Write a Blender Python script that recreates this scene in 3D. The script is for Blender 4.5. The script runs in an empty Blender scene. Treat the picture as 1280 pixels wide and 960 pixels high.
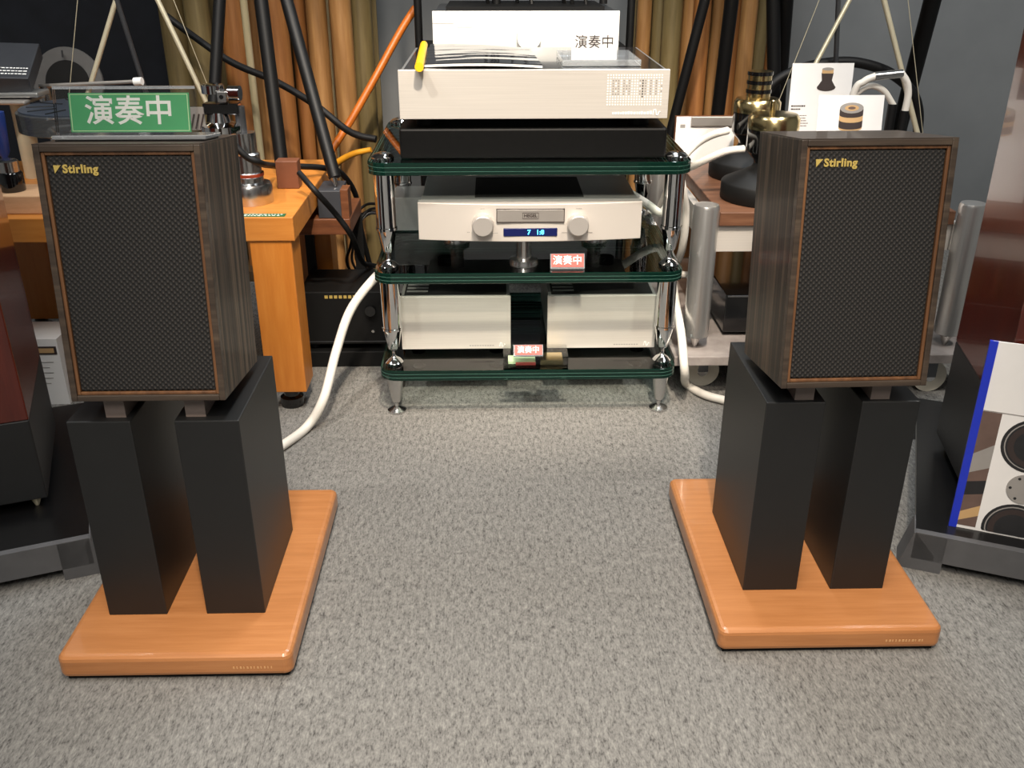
import bpy, math, random
from mathutils import Vector, Matrix
random.seed(7)
R = math.radians
SC = bpy.context.scene
COL = SC.collection
# ------------------------------------------------------------------ camera
F, PITCH, YAW, CH = 1180.0, R(25.2), R(1.23), 0.887
cam_d = bpy.data.cameras.new('camera'); cam = bpy.data.objects.new('camera', cam_d); COL.objects.link(cam)
cam_d.sensor_fit = 'HORIZONTAL'; cam_d.sensor_width = 36; cam_d.lens = F/1280*36; cam_d.clip_start = .02
cam.location = (0, 0, CH); cam.rotation_euler = (math.pi/2-PITCH, 0, -YAW)
SC.camera = cam
# ------------------------------------------------------------------ world, lights, exposure
w = bpy.data.worlds.new('world'); SC.world = w; w.use_nodes = True
w.node_tree.nodes['Background'].inputs[0].default_value = (.75, .8, .85, 1)
w.node_tree.nodes['Background'].inputs[1].default_value = .15
SC.view_settings.view_transform = 'Standard'; SC.view_settings.look = 'None'
SC.view_settings.exposure = 1.0; SC.view_settings.gamma = 1; SC.view_settings.use_curve_mapping = False
def area(name, loc, size, power, col, aim=None, sy=None, spread=180):
    l = bpy.data.lights.new(name, 'AREA'); l.energy = power; l.color = col; l.size = size; l.spread = R(spread)
    if sy: l.shape = 'RECTANGLE'; l.size_y = sy
    o = bpy.data.objects.new(name, l); COL.objects.link(o); o.location = loc
    if aim: o.rotation_euler = (Vector(aim)-Vector(loc)).to_track_quat('-Z', 'Y').to_euler()
def spot(name, loc, aim, power, col, ang, blend=.6, rad=.05):
    l = bpy.data.lights.new(name, 'SPOT'); l.energy = power; l.color = col; l.spot_size = R(ang); l.spot_blend = blend; l.shadow_soft_size = rad
    o = bpy.data.objects.new(name, l); COL.objects.link(o); o.location = loc
    o.rotation_euler = (Vector(aim)-Vector(loc)).to_track_quat('-Z', 'Y').to_euler()
WARM, COOL, NEUT = (1, .86, .70), (.92, .97, 1), (1, .94, .86)
area('ceiling_lamp_front_offscreen', (-.1, .3, 2.5), .5, 15, NEUT, sy=.9)
area('ceiling_lamp_rear_offscreen', (-.2, -1.3, 2.5), .6, 34, NEUT, sy=1.2)
area('ceiling_lamp_back_offscreen', (.3, 2.3, 2.5), .4, 16, COOL, sy=1.2)
area('ceiling_lamp_side_offscreen', (-1.5, 1.0, 2.5), .4, 7, COOL, sy=.8)
area('ceiling_lamp_cart_offscreen', (1.3, 1.2, 2.5), .4, 7, COOL, sy=.8)
spot('track_spot_rack_offscreen', (.15, .35, 2.45), (.1, 1.95, .62), 165, WARM, 34)
spot('track_spot_floor_offscreen', (.15, -.3, 2.45), (.1, 1.15, 0), 115, WARM, 36, .9)
spot('track_spot_table_offscreen', (-.9, .7, 2.45), (-.5, 2.0, .4), 60, NEUT, 40)
spot('track_spot_cones_offscreen', (1.2, .6, 2.45), (.75, 2.0, .4), 60, NEUT, 38)
# ------------------------------------------------------------------ photo pixel -> place (on a height, or on a depth plane)
_fw = Vector((math.sin(YAW)*math.cos(PITCH), math.cos(YAW)*math.cos(PITCH), -math.sin(PITCH)))
_rt = Vector((math.cos(YAW), -math.sin(YAW), 0)); _up = _rt.cross(_fw)
def _ray(x, y): return _fw+_rt*((x-640)/F)-_up*((y-480)/F)
def Zp(x, y, z):
    d = _ray(x, y); return Vector((0, 0, CH))+d*((z-CH)/d.z)
def Yp(x, y, Y):
    d = _ray(x, y); return Vector((0, 0, CH))+d*(Y/d.y)
# ------------------------------------------------------------------ materials
MATS = {}
def nodes_of(name):
    m = bpy.data.materials.new(name); m.use_nodes = True
    nt = m.node_tree; b = nt.nodes['Principled BSDF']; return m, nt, b
def lin(c):
    return tuple(((v/255)/12.92 if v/255 <= .04045 else ((v/255+.055)/1.055)**2.4) for v in c)+(1,)
def ramp(nt, fac, stops):
    r = nt.nodes.new('ShaderNodeValToRGB'); e = r.color_ramp.elements
    e[0].position, e[0].color = stops[0][0], stops[0][1]; e[1].position, e[1].color = stops[-1][0], stops[-1][1]
    for p, c in stops[1:-1]:
        k = e.new(p); k.color = c
    nt.links.new(fac, r.inputs[0]); return r.outputs[0]
def mapped(nt, scale=(1, 1, 1), rot=(0, 0, 0), coord='Object'):
    t = nt.nodes.new('ShaderNodeTexCoord'); mp = nt.nodes.new('ShaderNodeMapping')
    mp.inputs['Scale'].default_value = scale; mp.inputs['Rotation'].default_value = rot
    nt.links.new(t.outputs[coord], mp.inputs[0]); return mp.outputs[0]
def noise(nt, vec, scale, detail=3, rough=.55):
    n = nt.nodes.new('ShaderNodeTexNoise'); n.inputs['Scale'].default_value = scale
    n.inputs['Detail'].default_value = detail; n.inputs['Roughness'].default_value = rough
    nt.links.new(vec, n.inputs['Vector']); return n.outputs['Fac']
def bump(nt, b, h, strength, dist=.001):
    n = nt.nodes.new('ShaderNodeBump'); n.inputs['Strength'].default_value = strength; n.inputs['Distance'].default_value = dist
    nt.links.new(h, n.inputs['Height']); nt.links.new(n.outputs[0], b.inputs['Normal'])
def plain(name, c, rough=.5, metal=0, var=.06, scale=30, emit=0, coat=0, bumpy=0, spec=.5):
    m, nt, b = nodes_of(name); L = lin(c)
    b.inputs['Roughness'].default_value = rough; b.inputs['Metallic'].default_value = metal; b.inputs['Coat Weight'].default_value = coat; b.inputs['Specular IOR Level'].default_value = spec
    if var:
        f = noise(nt, mapped(nt), scale)
        lo = tuple(v*(1-var*2) for v in L[:3])+(1,); hi = tuple(min(1, v*(1+var*2)) for v in L[:3])+(1,)
        nt.links.new(ramp(nt, f, [(.25, lo), (.75, hi)]), b.inputs['Base Color'])
        if bumpy: bump(nt, b, f, bumpy)
    else: b.inputs['Base Color'].default_value = L
    if emit: b.inputs['Emission Color'].default_value = L; b.inputs['Emission Strength'].default_value = emit
    MATS[name] = m; return m
def wood(name, lo, mid, hi, scale, rough=.4, coat=0, detail=4, dist=6, sp=.22):
    m, nt, b = nodes_of(name)
    v = mapped(nt, scale); f = noise(nt, v, dist, detail, .6)
    nt.links.new(ramp(nt, f, [(.5-sp, lin(lo)), (.5, lin(mid)), (.5+sp, lin(hi))]), b.inputs['Base Color'])
    b.inputs['Roughness'].default_value = rough; b.inputs['Coat Weight'].default_value = coat
    bump(nt, b, f, .08); MATS[name] = m; return m
def brushed(name, c, rough, scale=(2, 2, 260), metal=1.0):
    m, nt, b = nodes_of(name); L = lin(c)
    f = noise(nt, mapped(nt, scale), 3, 2)
    nt.links.new(ramp(nt, f, [(.3, tuple(v*.9 for v in L[:3])+(1,)), (.7, L)]), b.inputs['Base Color'])
    b.inputs['Metallic'].default_value = metal; b.inputs['Roughness'].default_value = rough
    MATS[name] = m; return m
def glass(name, tint, amount_ior=1.5, rough=.0, density=0.0, body=(0, 0, 0)):
    """clear sheet: tinted see-through plus Fresnel mirror; density mixes in an own body colour"""
    m = bpy.data.materials.new(name); m.use_nodes = True; nt = m.node_tree; nt.nodes.clear()
    out = nt.nodes.new('ShaderNodeOutputMaterial'); tr = nt.nodes.new('ShaderNodeBsdfTransparent'); gl = nt.nodes.new('ShaderNodeBsdfGlossy')
    fr = nt.nodes.new('ShaderNodeFresnel'); fr.inputs[0].default_value = amount_ior
    tr.inputs[0].default_value = tint+(1,); gl.inputs['Roughness'].default_value = rough
    base = tr.outputs[0]
    if density:
        di = nt.nodes.new('ShaderNodeBsdfDiffuse'); di.inputs[0].default_value = lin(body)
        mx0 = nt.nodes.new('ShaderNodeMixShader'); mx0.inputs[0].default_value = density
        nt.links.new(tr.outputs[0], mx0.inputs[1]); nt.links.new(di.outputs[0], mx0.inputs[2]); base = mx0.outputs[0]
    mx = nt.nodes.new('ShaderNodeMixShader')
    nt.links.new(fr.outputs[0], mx.inputs[0]); nt.links.new(base, mx.inputs[1]); nt.links.new(gl.outputs[0], mx.inputs[2])
    nt.links.new(mx.outputs[0], out.inputs[0]); MATS[name] = m; return m
def carpet(name, rot):
    m, nt, b = nodes_of(name)
    v = mapped(nt, (1, .38, 1), (0, 0, rot))
    n1 = noise(nt, v, 420, 3, .65); n2 = noise(nt, v, 150, 2, .6)
    a = nt.nodes.new('ShaderNodeMath'); a.operation = 'MULTIPLY_ADD'; a.inputs[1].default_value = .55
    nt.links.new(n1, a.inputs[0])
    k = nt.nodes.new('ShaderNodeMath'); k.operation = 'MULTIPLY'; k.inputs[1].default_value = .45
    nt.links.new(n2, k.inputs[0]); nt.links.new(k.outputs[0], a.inputs[2])
    c = ramp(nt, a.outputs[0], [(.34, lin((72, 70, 68))), (.45, lin((110, 108, 105))), (.56, lin((129, 127, 123))), (.7, lin((150, 148, 142)))])
    nt.links.new(c, b.inputs['Base Color']); b.inputs['Roughness'].default_value = .95
    b.inputs['Specular IOR Level'].default_value = .1
    bump(nt, b, a.outputs[0], .4, .002); MATS[name] = m; return m
def grille(name):
    m, nt, b = nodes_of(name)
    v = mapped(nt)
    sx = nt.nodes.new('ShaderNodeSeparateXYZ'); nt.links.new(v, sx.inputs[0])
    def s(o):
        q = nt.nodes.new('ShaderNodeMath'); q.operation = 'MULTIPLY'; q.inputs[1].default_value = 2*math.pi/.0068
        p = nt.nodes.new('ShaderNodeMath'); p.operation = 'SINE'
        nt.links.new(o, q.inputs[0]); nt.links.new(q.outputs[0], p.inputs[0]); return p.outputs[0]
    mu = nt.nodes.new('ShaderNodeMath'); mu.operation = 'MULTIPLY'
    nt.links.new(s(sx.outputs[0]), mu.inputs[0]); nt.links.new(s(sx.outputs[2]), mu.inputs[1])
    nt.links.new(ramp(nt, mu.outputs[0], [(.0, lin((14, 13, 13))), (.4, lin((19, 18, 17))), (.95, lin((58, 53, 49)))]), b.inputs['Base Color'])
    b.inputs['Roughness'].default_value = .8; bump(nt, b, mu.outputs[0], .5, .001); MATS[name] = m; return m
plain('black_paint', (23, 24, 25), .45, var=.04); plain('tripod_black', (10, 10, 11), .5, var=.04, spec=.3); plain('black_matte', (12, 12, 12), .6, spec=.3); plain('black_gloss', (12, 12, 13), .12, coat=.5)
plain('black_rubber', (11, 11, 12), .55, var=.1, spec=.3); plain('slab_black', (9, 9, 9), .5, var=.15, scale=120, spec=.2)
plain('grey_plinth', (84, 84, 86), .5, var=.06); plain('plinth_top', (14, 14, 15), .3)
wood('cherry', (166, 108, 62), (175, 116, 69), (183, 124, 76), (1.5, 22, 22), .32, .25)
wood('beech', (182, 108, 38), (191, 117, 44), (198, 126, 52), (14, 14, 1.6), .4, .1)
wood('beech_flat', (184, 114, 46), (193, 123, 53), (200, 132, 62), (1.6, 16, 16), .4, .1)
wood('pale_wood', (205, 160, 120), (214, 170, 130), (222, 180, 140), (3, 20, 20), .5)
wood('rod_tan', (134, 94, 52), (152, 110, 64), (168, 126, 78), (12, 12, .9), .5)
wood('rod_orange', (128, 80, 42), (148, 96, 50), (164, 112, 62), (12, 12, .9), .5)
wood('rod_olive', (92, 78, 48), (108, 93, 58), (122, 106, 68), (12, 12, .9), .55)
wood('rod_pale', (168, 154, 118), (180, 166, 130), (190, 176, 142), (12, 12, .9), .5)
wood('rod_dark', (62, 46, 28), (76, 58, 36), (90, 70, 46), (12, 12, .9), .55)
wood('ebony', (24, 19, 15), (50, 40, 32), (92, 76, 60), (24, 24, .35), .45, .05, 2, 5, .13)
wood('ebony_frame', (70, 48, 32), (98, 66, 42), (120, 84, 54), (16, 16, .9), .4, .1)
wood('ebony_top', (40, 32, 26), (60, 50, 42), (82, 70, 58), (1, 22, 22), .42, .1, 5, 5)
wood('mahogany', (66, 23, 16), (80, 28, 19), (92, 34, 23), (9, 9, .8), .22, .4)
wood('walnut', (84, 54, 38), (102, 68, 48), (118, 82, 60), (1.5, 16, 16), .45)
wood('rosewood', (86, 50, 30), (104, 62, 38), (118, 74, 48), (1.5, 16, 16), .4)
plain('leather_brown', (108, 64, 42), .5); plain('pad_wood', (112, 100, 94), .6)
plain('silver_face', (214, 207, 199), .42, .35, var=.015, scale=6); plain('silver_case', (178, 178, 176), .35, .8, var=.03)
brushed('alu_brushed', (200, 198, 195), .3, (260, 260, 2), .85); plain('faint_print', (206, 158, 108), .5, var=0); brushed('alu_face', (206, 200, 192), .45, (2, 2, 240), .25)
plain('white_face', (246, 245, 240), .45, var=.01); plain('knob_silver', (206, 200, 194), .3, .6, var=.01)
plain('plate_silver', (178, 172, 166), .35, .6, var=.02); plain('top_smoke', (42, 40, 40), .12, coat=.4, var=.03)
plain('chrome', (228, 229, 230), .06, 1, var=0); plain('chrome_soft', (200, 200, 200), .24, 1, var=0); plain('gold', (226, 204, 150), .2, 1, var=0)
plain('brass_rod', (214, 204, 176), .35, .4, var=.03); plain('gold_print', (224, 196, 110), .35, .5, var=0)
plain('white_paper', (236, 234, 232), .7, var=.01); plain('white_cable', (222, 217, 208), .45, var=.03); plain('white_print', (245, 245, 242), .6, var=0)
plain('green_card', (84, 178, 118), .5, var=.02); plain('pale_line', (212, 240, 190), .5, var=0); plain('red_card', (206, 84, 76), .5, var=.02); plain('dark_green_label', (34, 92, 54), .45, var=.04)
plain('orange_cable', (186, 98, 26), .4, var=.05); plain('yellow_cable', (204, 140, 34), .4, var=.05); plain('yellow_clip', (240, 186, 24), .4, var=.02)
plain('display_blue', (10, 18, 66), .15, var=0, emit=.25); plain('digit_cyan', (70, 200, 255), .3, var=0, emit=2.5)
plain('print_dark', (54, 44, 42), .6, var=.05); plain('print_tan', (196, 160, 112), .6, var=.03); plain('print_grey', (150, 146, 142), .6, var=.03); plain('print_brown', (104, 84, 76), .6, var=.08)
plain('print_black', (36, 36, 38), .5, var=.1, scale=60); plain('blue_edge', (30, 52, 190), .4, var=.02); plain('blue_tube', (28, 54, 120), .35, var=.03)
plain('wall_grey', (134, 136, 137), .85, var=.03, scale=8, bumpy=.1); plain('wall_warm', (96, 92, 91), .85, var=.03, scale=8); plain('navy_cloth', (19, 22, 29), .9, var=.15, scale=20)
plain('ceiling_white', (150, 150, 148), .9, var=.02); plain('steel_dark', (92, 94, 98), .35, .7); plain('slate_box', (50, 52, 57), .5, var=.05)
plain('felt_grey', (88, 87, 86), .8, var=.05); plain('mat_blue', (50, 57, 68), .35, var=.1); plain('caster_white', (196, 190, 176), .4, var=.05); plain('red_ring', (150, 58, 30), .4, var=0)
wood('marble', (112, 104, 100), (142, 134, 130), (170, 162, 158), (7, 7, 7), .3, .2, 6, 2)
glass('shelf_glass', (.88, .93, .915)); glass('glass_edge', (.10, .24, .20), 1.5, .05, .6, (14, 44, 36)); glass('acrylic', (.975, .98, .985)); glass('acrylic_edge', (.85, .88, .9), 1.6, .1, .25, (220, 224, 228)); glass('acrylic_platter', (.9, .93, .95), 1.6, .05, .06, (220, 224, 228))
plain('edge_line', (62, 96, 86), .3, var=0)
carpet('carpet_a', 0); carpet('carpet_b', math.pi/2); grille('grille_weave')
def film(name):
    m, nt, b = nodes_of(name); b.inputs['Base Color'].default_value = lin((44, 45, 49)); b.inputs['Roughness'].default_value = .06
    b.inputs['Coat Weight'].default_value = .1; b.inputs['Coat Roughness'].default_value = .03; b.inputs['Specular IOR Level'].default_value = .3
    f = noise(nt, mapped(nt, (.35, 1, 1)), 16, 1)
    n = nt.nodes.new('ShaderNodeBump'); n.inputs['Strength'].default_value = .35; n.inputs['Distance'].default_value = .006
    nt.links.new(f, n.inputs['Height']); nt.links.new(n.outputs[0], b.inputs['Normal']); nt.links.new(n.outputs[0], b.inputs['Coat Normal']); MATS[name] = m
film('film_cover')
# ------------------------------------------------------------------ mesh helpers
class MB:
    def __init__(s): s.v, s.f, s.m, s.sm = [], [], [], []
    def add(s, vs, fs, mi=0, smooth=False):
        n = len(s.v); s.v += [Vector(p) for p in vs]
        for f in fs: s.f.append([n+i for i in f]); s.m.append(mi); s.sm.append(smooth)
        return s
    def box(s, x0, x1, y0, y1, z0, z1, mi=0):
        vs = [(x, y, z) for z in (z0, z1) for x, y in ((x0, y0), (x1, y0), (x1, y1), (x0, y1))]
        return s.add(vs, [(3, 2, 1, 0), (4, 5, 6, 7), (0, 1, 5, 4), (1, 2, 6, 5), (2, 3, 7, 6), (3, 0, 4, 7)], mi)
    def prism(s, poly, z0, z1, mi=0, ms=None):
        n = len(poly); vs = [(x, y, z0) for x, y in poly]+[(x, y, z1) for x, y in poly]
        s.add(vs, [tuple(reversed(range(n))), tuple(range(n, 2*n))], mi)
        k = len(s.v)-2*n
        for i in range(n):
            j = (i+1) % n; s.f.append([k+i, k+j, k+n+j, k+n+i]); s.m.append(mi if ms is None else ms); s.sm.append(False)
        return s
    def lathe(s, prof, c=(0, 0), n=28, mi=0, M=None):
        """prof: (radius, z[, material]) from bottom to top about a vertical axis through c"""
        vs = []
        for p in prof:
            for i in range(n):
                a = 2*math.pi*i/n; vs.append(Vector((c[0]+p[0]*math.cos(a), c[1]+p[0]*math.sin(a), p[1])))
        if M: vs = [M @ v for v in vs]
        k = len(s.v); s.v += vs
        for q in range(len(prof)-1):
            mm = prof[q][2] if len(prof[q]) > 2 else mi
            for i in range(n):
                j = (i+1) % n; s.f.append([k+q*n+i, k+q*n+j, k+(q+1)*n+j, k+(q+1)*n+i]); s.m.append(mm); s.sm.append(True)
        s.f.append([k+i for i in reversed(range(n))]); s.m.append(mi); s.sm.append(False)
        t = k+(len(prof)-1)*n
        s.f.append([t+i for i in range(n)]); s.m.append(prof[-1][2] if len(prof[-1]) > 2 else mi); s.sm.append(False)
        return s
    def rod(s, p0, p1, r0, r1=None, n=14, mi=0):
        p0, p1 = Vector(p0), Vector(p1); r1 = r0 if r1 is None else r1
        d = p1-p0; M = Matrix.Translation(p0) @ d.to_track_quat('Z', 'Y').to_matrix().to_4x4()
        return s.lathe([(r0, 0), (r1, d.length)], n=n, mi=mi, M=M)
    def tube(s, pts, r, n=10, mi=0):
        pts = [Vector(p) for p in pts]; k = len(s.v); up = None; m = len(pts)
        for i, p in enumerate(pts):
            t = (pts[min(i+1, m-1)]-pts[max(i-1, 0)]).normalized()
            if up is None: up = t.orthogonal().normalized()
            up = (up-t*up.dot(t)).normalized(); b = t.cross(up)
            rr = r(i/(m-1)) if callable(r) else r
            for j in range(n):
                a = 2*math.pi*j/n; s.v.append(p+(up*math.cos(a)+b*math.sin(a))*rr)
        for i in range(m-1):
            for j in range(n):
                q = (j+1) % n; s.f.append([k+i*n+j, k+i*n+q, k+(i+1)*n+q, k+(i+1)*n+j]); s.m.append(mi); s.sm.append(True)
        s.f.append([k+j for j in reversed(range(n))]); s.m.append(mi); s.sm.append(False)
        s.f.append([k+(m-1)*n+j for j in range(n)]); s.m.append(mi); s.sm.append(False)
        return s
    def build(s, name, mats, parent=None, org=None, local=False, bevel=0, seg=2):
        me = bpy.data.meshes.new(name)
        o = bpy.data.objects.new(name, me); COL.objects.link(o)
        off = Vector((0, 0, 0))
        if parent is not None:
            o.parent = parent
            if not local:
                q = parent
                while q is not None: off = off+Vector(q.location); q = q.parent
        elif org is not None: off = Vector(org); o.location = org
        if local: off = Vector((0, 0, 0))
        me.from_pydata([tuple(v-off) for v in s.v], [], s.f)
        if isinstance(mats, str): mats = [mats]
        for m in mats: me.materials.append(MATS[m])
        me.polygons.foreach_set('material_index', s.m); me.polygons.foreach_set('use_smooth', s.sm)
        if any(s.sm): me.set_sharp_from_angle(angle=R(40))
        me.update()
        if bevel:
            b = o.modifiers.new('bevel', 'BEVEL'); b.width = bevel; b.segments = seg; b.limit_method = 'ANGLE'; b.angle_limit = R(40); b.harden_normals = False
        return o
def tag(o, label, cat, group=None, kind=None):
    o['label'] = label; o['category'] = cat
    if group: o['group'] = group
    if kind: o['kind'] = kind
    return o
def thing(name, loc, label, cat, group=None):
    o = bpy.data.objects.new(name, None); COL.objects.link(o); o.location = loc; o.empty_display_size = .05
    return tag(o, label, cat, group)
def struct(o): o['kind'] = 'structure'; return o
def smooth_path(pts, n=8):
    P = [Vector(p) for p in pts]; P = [P[0]*2-P[1]]+P+[P[-1]*2-P[-2]]; out = []
    for i in range(1, len(P)-2):
        for k in range(n):
            t = k/n; a, b, c, d = P[i-1], P[i], P[i+1], P[i+2]
            out.append(.5*((2*b)+(c-a)*t+(2*a-5*b+4*c-d)*t*t+(3*b-a-3*c+d)*t**3))
    out.append(P[-2]); return out
def cable(name, pts, r, mat, label, n=8):
    o = MB().tube(smooth_path(pts), r, 10).build(name, mat, org=tuple(Vector(pts[0])))
    return tag(o, label, 'cable')
def text(body, size, M, mat, parent, name='lettering', bold=0.0, depth=.0004, align='CENTER', sx=1.0, space=1.0):
    """flat print: M places the text plane (x right, y up, z out) in the parent's own space"""
    cu = bpy.data.curves.new(name, 'FONT'); cu.body = body; cu.size = size; cu.align_x = align; cu.align_y = 'CENTER'
    cu.space_character = space; cu.offset = bold; cu.extrude = depth; cu.resolution_u = 3
    t = bpy.data.objects.new('tmp_text', cu); COL.objects.link(t)
    dg = bpy.context.evaluated_depsgraph_get(); me = bpy.data.meshes.new_from_object(t.evaluated_get(dg))
    bpy.data.objects.remove(t); me.name = name
    me.transform(M @ Matrix.Diagonal((sx, 1, 1, 1))); me.materials.clear(); me.materials.append(MATS[mat])
    o = bpy.data.objects.new(name, me); COL.objects.link(o); o.parent = parent
    return o
def face_front(x, y, z, tilt=0, yaw=0):      # a text plane facing -Y
    return Matrix.Translation((x, y, z)) @ Matrix.Rotation(yaw, 4, 'Z') @ Matrix.Rotation(R(90)-tilt, 4, 'X')
def rrect(x0, x1, y0, y1, r, n=6):
    P = []
    for cx, cy, a0 in ((x1-r, y0+r, -90), (x1-r, y1-r, 0), (x0+r, y1-r, 90), (x0+r, y0+r, 180)):
        for i in range(n+1):
            a = R(a0+90*i/n); P.append((cx+r*math.cos(a), cy+r*math.sin(a)))
    return P
# ================================================================== THE ROOM
WY = 3.0
fl = struct(MB().box(-3, 3, -2.6, WY+.1, -.06, -.005).build('floor', 'carpet_a', org=(0, 0, 0)))
s0 = Zp(787, 688, 0); tx, ty = s0.x, s0.y
tile_me = {}
for i in range(-5, 5):
    for j in range(-2, 4):
        k = (i+j) % 2
        x0, y0 = tx+i*.5, ty+j*.5
        if y0+.5 > WY: continue
        if k not in tile_me:
            t = MB().box(-.2499, .2499, -.2499, .2499, -.005, 0).build('carpet_tile', 'carpet_'+'ab'[k], fl, local=True, bevel=.0002, seg=1); tile_me[k] = t
        else:
            t = tile_me[k].copy(); COL.objects.link(t)
        t.location = (x0+.25, y0+.25, 0)
struct(MB().box(-3, 3, WY, WY+.1, 0, 2.6).build('wall_back', 'wall_grey', org=(0, WY, 0)))
struct(MB().box(-3.1, -3, -2.6, WY+.1, 0, 2.6).build('wall_left', 'wall_grey', org=(-3, 0, 0)))
struct(MB().box(3, 3.1, -2.6, WY+.1, 0, 2.6).build('wall_right', 'wall_grey', org=(3, 0, 0)))
struct(MB().box(-3, 3, -2.7, -2.6, 0, 2.6).build('wall_front', 'wall_grey', org=(0, -2.6, 0)))
struct(MB().box(-3.1, 3.1, -2.7, WY+.1, 2.6, 2.7).build('ceiling', 'ceiling_white', org=(0, 0, 2.6)))
# ================================================================== LOUDSPEAKER STANDS AND LOUDSPEAKERS
def stand(x0, x1, y0, y1, posts, py0, py1, label):
    t = thing('speaker_stand', ((x0+x1)/2, (y0+y1)/2, 0), label, 'stand')
    MB().box(x0+.008, x1-.008, y0+.008, y1-.008, 0, .008).build('underlay', 'black_rubber', t)
    b = MB().prism(rrect(x0, x1, y0, y1, .012), .006, .041).build('base_board', 'cherry', t, bevel=.008, seg=3)
    m = MB()
    for i in range(12): m.box(x1-.078+i*.0045, x1-.078+i*.0045+random.uniform(.0012, .003), y0-.0003, y0+.002, .019, .0225)
    m.build('maker_mark', 'faint_print', b)
    for a, c in posts: MB().box(a, c, py0, py1, .0405, .342).build('post', 'black_paint', t, bevel=.0015)
    return t
stand(-.575, -.268, .972, 1.388, ((-.535, -.455), (-.401, -.320)), 1.058, 1.263, 'speaker stand carrying the loudspeaker that has the green sign on top')
stand(.303, .610, 1.006, 1.410, ((.355, .433), (.481, .558)), 1.094, 1.300, 'speaker stand carrying the loudspeaker without a sign, beside the blue-edged poster')
SW, SH, SD = .188, .306, .166
def bookshelf(cx, y, z, tilt, yaw, padY, pads, label, where):
    t = thing('bookshelf_speaker', (cx, y, z), label, 'loudspeaker')
    t.rotation_euler = (-tilt, 0, yaw)
    h = SW/2
    # carcass with a rim standing proud round the recessed grille
    m = MB(); m.box(-h, h, .012, SD, 0, SH)
    m.build('cabinet', 'ebony', t, local=True, bevel=.001)
    MB().box(-h, h, .0005, SD, SH, SH+.0012).build('top_veneer', 'ebony_top', t, local=True)
    for w0, w1, y0, mt, nm in ((0, .0075, 0, 'ebony_top', 'front_rim'), (.0075, .0115, .0025, 'ebony_frame', 'inner_bead')):
        for a in ((-h+w0, -h+w1, w0, SH-w0), (h-w1, h-w0, w0, SH-w0), (-h+w1, h-w1, w0, w1), (-h+w1, h-w1, SH-w1, SH-w0)):
            MB().box(a[0], a[1], y0, .013, a[2], a[3]).build(nm, mt, t, local=True, bevel=.001)
    g = MB().box(-h+.0115, h-.0115, .004, .014, .0115, SH-.0115).build('grille', 'grille_weave', t, local=True, bevel=.003)
    bx, bz = -h+.046, SH-.027
    text('Stirling', .0128, face_front(bx+.0035, .0034, bz), 'gold_print', g, 'badge_lettering', .00045, .0006, space=1.1)
    mk = MB().add([(bx-.0265, .0028, bz+.0045), (bx-.0180, .0028, bz+.0045), (bx-.0255, .0028, bz-.0045), (bx-.0265, .0042, bz+.0045), (bx-.0180, .0042, bz+.0045), (bx-.0255, .0042, bz-.0045)],
                  [(0, 2, 1), (3, 4, 5), (0, 1, 4, 3), (1, 2, 5, 4), (2, 0, 3, 5)])
    mk.build('badge_mark', 'gold_print', g, local=True)
    for sx, side in ((-.052, pads[0]), (.048, pads[1])):
        y0, y1 = padY, y+.150; px = cx+sx
        zt = lambda yy: z-math.tan(tilt)*(yy-y)+.0006
        m = MB().box(px-.0125, px+.0125, y0, y1, .3415, .35)
        for v in m.v:
            if v.z > .345: v.z = zt(v.y)
        tag(m.build('speaker_pad', 'pad_wood', org=(px, y0, .3415)), 'wooden wedge under the loudspeaker '+where+', post '+side, 'wedge')
    return t
LT = R(7.0); LB = (-.424, 1.050, .374)
bookshelf(*LB, LT, 0, Zp(134, 522, .342).y, ('farther from the glass rack', 'nearer the glass rack'), 'dark striped-veneer bookshelf loudspeaker carrying the green sign', 'with the green sign')
bookshelf(.458, 1.075, .372, R(7.3), R(1.6), Zp(998, 500, .342).y, ('nearer the glass rack', 'nearer the poster'), 'dark striped-veneer bookshelf loudspeaker in front of the picture cards', 'by the picture cards')
# ================================================================== GLASS RACK
GX0, GX1, GY0, GY1 = -.228, .368, 1.715, 2.175
PX, PY = (-.201, .343), (1.757, 2.130)
rack = thing('glass_rack', (.07, 1.94, 0), 'three-tier green glass equipment rack on chrome pillars', 'rack')
ZS = ((.088, .110), (.292, .313), (.499, .522))
for z0, z1 in ZS:
    t3 = (z1-z0)/3; m = MB(); P = rrect(GX0, GX1, GY0, GY1, .034, 7); Q = rrect(GX0+.0012, GX1-.0012, GY0+.0012, GY1-.0012, .033, 7)
    n = len(P); rings = []
    for k, (pp, z) in enumerate(((Q, z0), (P, z0+.001), (P, z0+t3-.0007), (Q, z0+t3), (P, z0+t3+.0007), (P, z0+2*t3-.0007), (Q, z0+2*t3), (P, z0+2*t3+.0007), (P, z1-.001), (Q, z1))):
        rings.append(len(m.v)); m.v += [Vector((x, y, z)) for x, y in pp]
    for k in range(len(rings)-1):
        for i in range(n):
            j = (i+1) % n; m.f.append([rings[k]+i, rings[k]+j, rings[k+1]+j, rings[k+1]+i]); m.m.append(2 if k in (2, 3, 5, 6) else 1); m.sm.append(False)
    m.f.append([rings[0]+i for i in reversed(range(n))]); m.m.append(0); m.sm.append(False)
    m.f.append([rings[-1]+i for i in range(n)]); m.m.append(0); m.sm.append(False)
    m.build('glass_shelf', ['shelf_glass', 'glass_edge', 'edge_line'], rack)
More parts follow.
